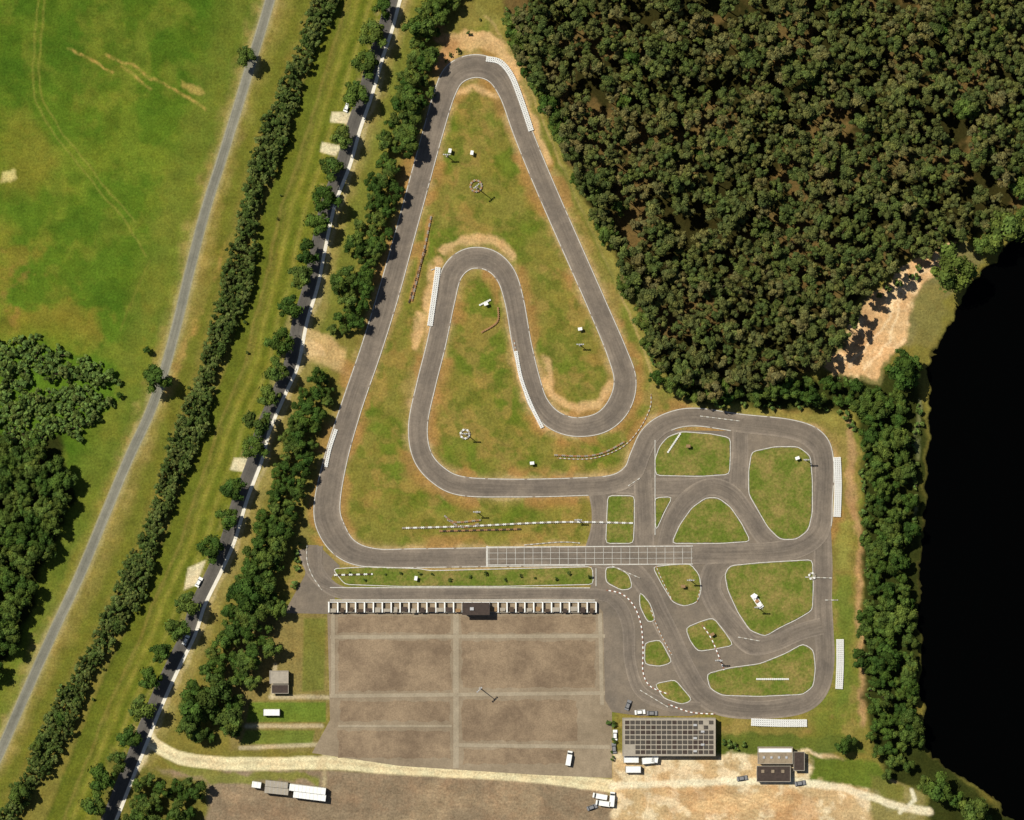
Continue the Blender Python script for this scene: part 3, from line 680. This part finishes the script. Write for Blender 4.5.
fm=[tree_mesh('pine_tree',3.2,13,5.0,9+i%4,60,0.33,'leafF',10+i,0.2,(0.7,1.35)) for i in range(9)]
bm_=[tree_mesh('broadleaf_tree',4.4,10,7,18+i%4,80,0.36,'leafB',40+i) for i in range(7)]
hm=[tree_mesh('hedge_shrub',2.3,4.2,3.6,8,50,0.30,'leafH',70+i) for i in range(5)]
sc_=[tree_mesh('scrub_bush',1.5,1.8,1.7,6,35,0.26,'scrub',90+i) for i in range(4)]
CF=protos('pine_tree_variants','pine_tree_variant',fm); CB=protos('broadleaf_tree_variants','broadleaf_tree_variant',bm_)
CH=protos('hedge_shrub_variants','hedge_shrub_variant',hm); CS=protos('scrub_bush_variants','scrub_bush_variant',sc_)
def scatter(name,pts,coll,smin,smax):
    n=len(pts)
    if n==0: return
    me=bpy.data.meshes.new(name); me.from_pydata([P(x,y,0) for x,y in pts],[],[])
    s=np.random.uniform(smin,smax,n); v=np.stack([s*np.random.uniform(.88,1.12,n),s*np.random.uniform(.88,1.12,n),s*np.random.uniform(.85,1.15,n)],1)
    a=me.attributes.new('sc','FLOAT_VECTOR','POINT'); a.data.foreach_set('vector',v.astype(np.float32).ravel())
    e=np.zeros((n,3)); e[:,2]=np.random.rand(n)*6.28; e[:,:2]=np.random.randn(n,2)*0.05
    a=me.attributes.new('rt','FLOAT_VECTOR','POINT'); a.data.foreach_set('vector',e.astype(np.float32).ravel())
    a=me.attributes.new('ix','INT','POINT'); a.data.foreach_set('value',np.random.randint(0,len(coll.objects),n).astype(np.int32))
    o=bpy.data.objects.new(name,me); bpy.context.scene.collection.objects.link(o)
    g=bpy.data.node_groups.new(name+'_instancing','GeometryNodeTree')
    g.interface.new_socket('Geometry',in_out='INPUT',socket_type='NodeSocketGeometry'); g.interface.new_socket('Geometry',in_out='OUTPUT',socket_type='NodeSocketGeometry')
    gi=g.nodes.new('NodeGroupInput'); gout=g.nodes.new('NodeGroupOutput'); ip=g.nodes.new('GeometryNodeInstanceOnPoints'); ci=g.nodes.new('GeometryNodeCollectionInfo')
    ci.inputs['Collection'].default_value=coll; ci.inputs['Separate Children'].default_value=True; ci.inputs['Reset Children'].default_value=True
    def na(t,nm):
        q=g.nodes.new('GeometryNodeInputNamedAttribute'); q.data_type=t; q.inputs['Name'].default_value=nm
        return [s for s in q.outputs if s.enabled and s.name=='Attribute'][0]
    L=g.links.new; L(gi.outputs[0],ip.inputs['Points']); L(ci.outputs[0],ip.inputs['Instance']); ip.inputs['Pick Instance'].default_value=True
    L(na('INT','ix'),ip.inputs['Instance Index']); L(na('FLOAT_VECTOR','sc'),ip.inputs['Scale'])
    er=g.nodes.new('FunctionNodeEulerToRotation'); L(na('FLOAT_VECTOR','rt'),er.inputs[0]); L(er.outputs[0],ip.inputs['Rotation'])
    L(ip.outputs[0],gout.inputs[0]); md=o.modifiers.new('instances','NODES'); md.node_group=g; return o
def hexpts(poly,sp,jit=0.35,drop=0.0):
    a=np.array(poly)[:,:2]; out=[]; x0,y0=a.min(0); x1,y1=a.max(0); x0=max(x0,-110);x1=min(x1,1130);y0=max(y0,-110);y1=min(y1,930); r=0; y=y0
    while y<y1:
        x=x0+(sp/2 if r%2 else 0)
        while x<x1:
            if random.random()>=drop: out.append((x+random.gauss(0,jit*sp*0.6),y+random.gauss(0,jit*sp*0.6)))
            x+=sp
        y+=sp*0.866; r+=1
    o=np.array(out).reshape(-1,2); return o[inpoly(o[:,0],o[:,1],poly)]
def along(pl,sp,wid,drop=0):
    c=cat(pl,step=1)[:,:2]; n=normals(c,False); out=[]
    d=np.concatenate([[0],np.cumsum(np.linalg.norm(np.diff(c,axis=0),axis=1))]); t=0
    while t<d[-1]:
        i=min(np.searchsorted(d,t),len(c)-1); w=wid(t/d[-1]) if callable(wid) else wid; m=max(1,int(round(w/sp)))
        for q in range(m):
            if random.random()<drop: continue
            o=((q+0.5)/m-0.5)*w+random.gauss(0,sp*0.15); p=c[i]+n[i]*o; out.append((p[0]+random.gauss(0,sp*.15),p[1]+random.gauss(0,sp*.15)))
        t+=sp
    return np.array(out).reshape(-1,2)
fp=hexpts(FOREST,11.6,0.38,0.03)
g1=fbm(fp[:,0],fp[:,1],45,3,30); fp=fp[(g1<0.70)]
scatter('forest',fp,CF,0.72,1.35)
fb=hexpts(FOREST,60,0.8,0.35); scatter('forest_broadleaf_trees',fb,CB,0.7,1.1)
fr=along([(512,20),(524,62),(548,110),(572,165),(600,222),(628,280),(645,325),(652,350)],13,12,0.2)
fr=np.concatenate([fr,along([(660,372),(690,390),(735,395),(780,388),(830,392),(880,400)],14,26,0.05),along([(895,365),(912,372)],15,24)])
scatter('forest_edge_trees',fr,CB,0.55,1.05)
eb=np.concatenate([along([(882,395),(884,440),(888,500),(884,560),(884,620),(888,680),(893,740),(905,775)],13,lambda t:46,0.06),
   along([(905,600),(908,660),(908,730)],14,14),along([(925,780),(950,798),(980,815)],16,20)])
scatter('lakeside_tree_belt',eb,CB,0.5,1.05)
hp=along(HEDGE,5.8,lambda t:22+6*math.sin(t*40),0.02); scatter('hedgerow',hp,CH,0.75,1.3)
tb=np.concatenate([along([(455,-30),(440,5),(428,35),(420,62),(412,100),(400,135),(388,175),(378,215),(366,258),(350,298),(342,330)],10.5,lambda t:24+12*math.sin(t*23)**2,0.05),
   along([(322,378),(312,405),(300,440),(292,470),(280,505),(272,540),(258,575),(250,600)],10.5,lambda t:26+10*math.sin(t*17)**2,0.05),
   hexpts([(225,590),(268,585),(290,600),(285,630),(262,665),(245,700),(240,738),(200,742),(178,720),(180,700),(205,670),(225,630)],13,0.3,0.05),
   hexpts([(140,770),(175,775),(205,785),(205,830),(140,900),(115,830)],14,0.3,0.2)])
scatter('tree_belt',tb,CB,0.5,1.05)
wd=hexpts([(-100,430),(40,440),(75,470),(72,515),(45,560),(22,600),(15,645),(-10,680),(-100,690)],13,0.3,0.03)
scatter('west_woodland',wd,CB,0.6,1.1)
sb=hexpts([(-100,338),(30,342),(100,362),(118,380),(110,415),(70,445),(-100,452)],5.8,0.5,0.15)
g1=fbm(sb[:,0],sb[:,1],18,3,33); scatter('scrub_thicket',sb[g1>0.42],CS,0.9,2.0)
sb=hexpts([(-100,350),(30,362),(100,372),(118,385),(110,415),(70,440),(-100,450)],13,0.5,0.6); scatter('thicket_shrubs',sb,CH,0.5,1.2)
sb=np.concatenate([hexpts([(20,330),(40,335),(36,352),(18,350)],8),along([(60,690),(45,720),(36,750)],10,14,0.3),along([(505,12),(520,45),(535,80)],7,6,0.2),along([(845,415),(858,430)],7,8),
   along([(640,340),(658,365),(690,400)],8,8,0.3),along([(700,404),(760,405),(850,412)],7,6,0.3),along([(612,722),(612,760)],9,3,0.4),along([(716,742),(745,746)],7,6,0.2),
   along([(862,440),(866,520),(868,600),(868,700)],8,7,0.35),along([(918,400),(915,450),(914,520)],6,4,0.5),hexpts([(870,300),(960,240),(950,250),(880,300)],8),along([(835,345),(825,368),(850,380)],8,8,.3),along([(290,600),(295,570),(302,540)],8,5,0.4)])
scatter('scrub_bushes',sb,CS,0.6,1.5)
sb=np.concatenate([np.array([(x+random.uniform(-3,3),random.uniform(572,580)) for x in range(350,592,17)]),along([(235,300),(200,400),(170,470)],22,14,0.3),along([(150,560),(120,640),(80,720)],24,16,0.3),along([(300,150),(262,260),(240,350)],26,30,0.6),along([(480,20),(440,70)],9,8,0.5)])
scatter('low_shrubs',sb,CH,0.25,0.5)
# single trees
def tree(x,y,s,name='broadleaf_tree'):
    o=bpy.data.objects.new(name,random.choice(bm_)); o.location=P(x,y,0); o.scale=(s,s*random.uniform(.92,1.08),s*random.uniform(.9,1.05)); o.rotation_euler=(0,0,random.random()*6.28); bpy.context.scene.collection.objects.link(o)
for x,y in((384,8),(373,36),(367,65),(356,96),(343,138),(333,170),(325,200),(318,224),(309,253),(300,278),(291,308),(283,342),(277,370),(270,396),(259,422),(254,447),(237,488),(228,518),(213,547),(188,603),(179,628),(162,652),(152,677),(144,707),(133,735)):
    tree(x+random.uniform(-1,1),y,random.uniform(1.08,1.32))
for x,y,s in((247,58,1.05),(158,378,1.4),(148,350,0.4),(950,272,2.1),(1000,232,1.9),(985,245,1.3),(1018,222,1.5),(120,760,1.0),(105,775,1.4),(96,800,1.3),(38,745,0.6),(62,718,0.6),(195,705,1.6),(215,690,1.6),(898,372,1.6),(190,725,1.2),(20,790,1),(842,745,0.8),(850,740,0.6),(935,785,1.5),(970,808,1.5),(250,595,1.5),(232,720,1.4),(120,395,0.3),(112,372,0.4),(963,110,1.4)):
    tree(x,y,s)
# ---------------------------------------------------------------- light, world, camera
sd=Vector((-0.62,0.48,0)).normalized(); el=math.radians(55)
sv=Vector((sd.x*math.cos(el),sd.y*math.cos(el),math.sin(el)))
L=bpy.data.lights.new('sun','SUN'); L.energy=5.0; L.angle=math.radians(0.5); L.color=(1.0,0.95,0.82)
lo=bpy.data.objects.new('sun',L); lo.rotation_euler=(-sv).to_track_quat('-Z','Y').to_euler(); lo.location=(0,0,300); bpy.context.scene.collection.objects.link(lo)
w=bpy.data.worlds.new('World'); bpy.context.scene.world=w; w.use_nodes=True; nt=w.node_tree
sk=nt.nodes.new('ShaderNodeTexSky'); sk.sky_type='NISHITA'; sk.sun_disc=False; sk.sun_elevation=el; sk.sun_rotation=math.atan2(sd.x,sd.y)%(2*math.pi)
bg=nt.nodes['Background']; bg.inputs[1].default_value=0.05; nt.links.new(sk.outputs[0],bg.inputs[0])
cam=bpy.data.cameras.new('Camera'); cam.sensor_width=36; H=1500.0; cam.lens=36*H/(1024*S); cam.clip_end=20000; cam.clip_start=10
co=bpy.data.objects.new('Camera',cam); co.location=(0,0,H); bpy.context.scene.collection.objects.link(co)
sc=bpy.context.scene; sc.camera=co
sc.view_settings.view_transform='Standard'; sc.view_settings.look='None'; sc.view_settings.exposure=0
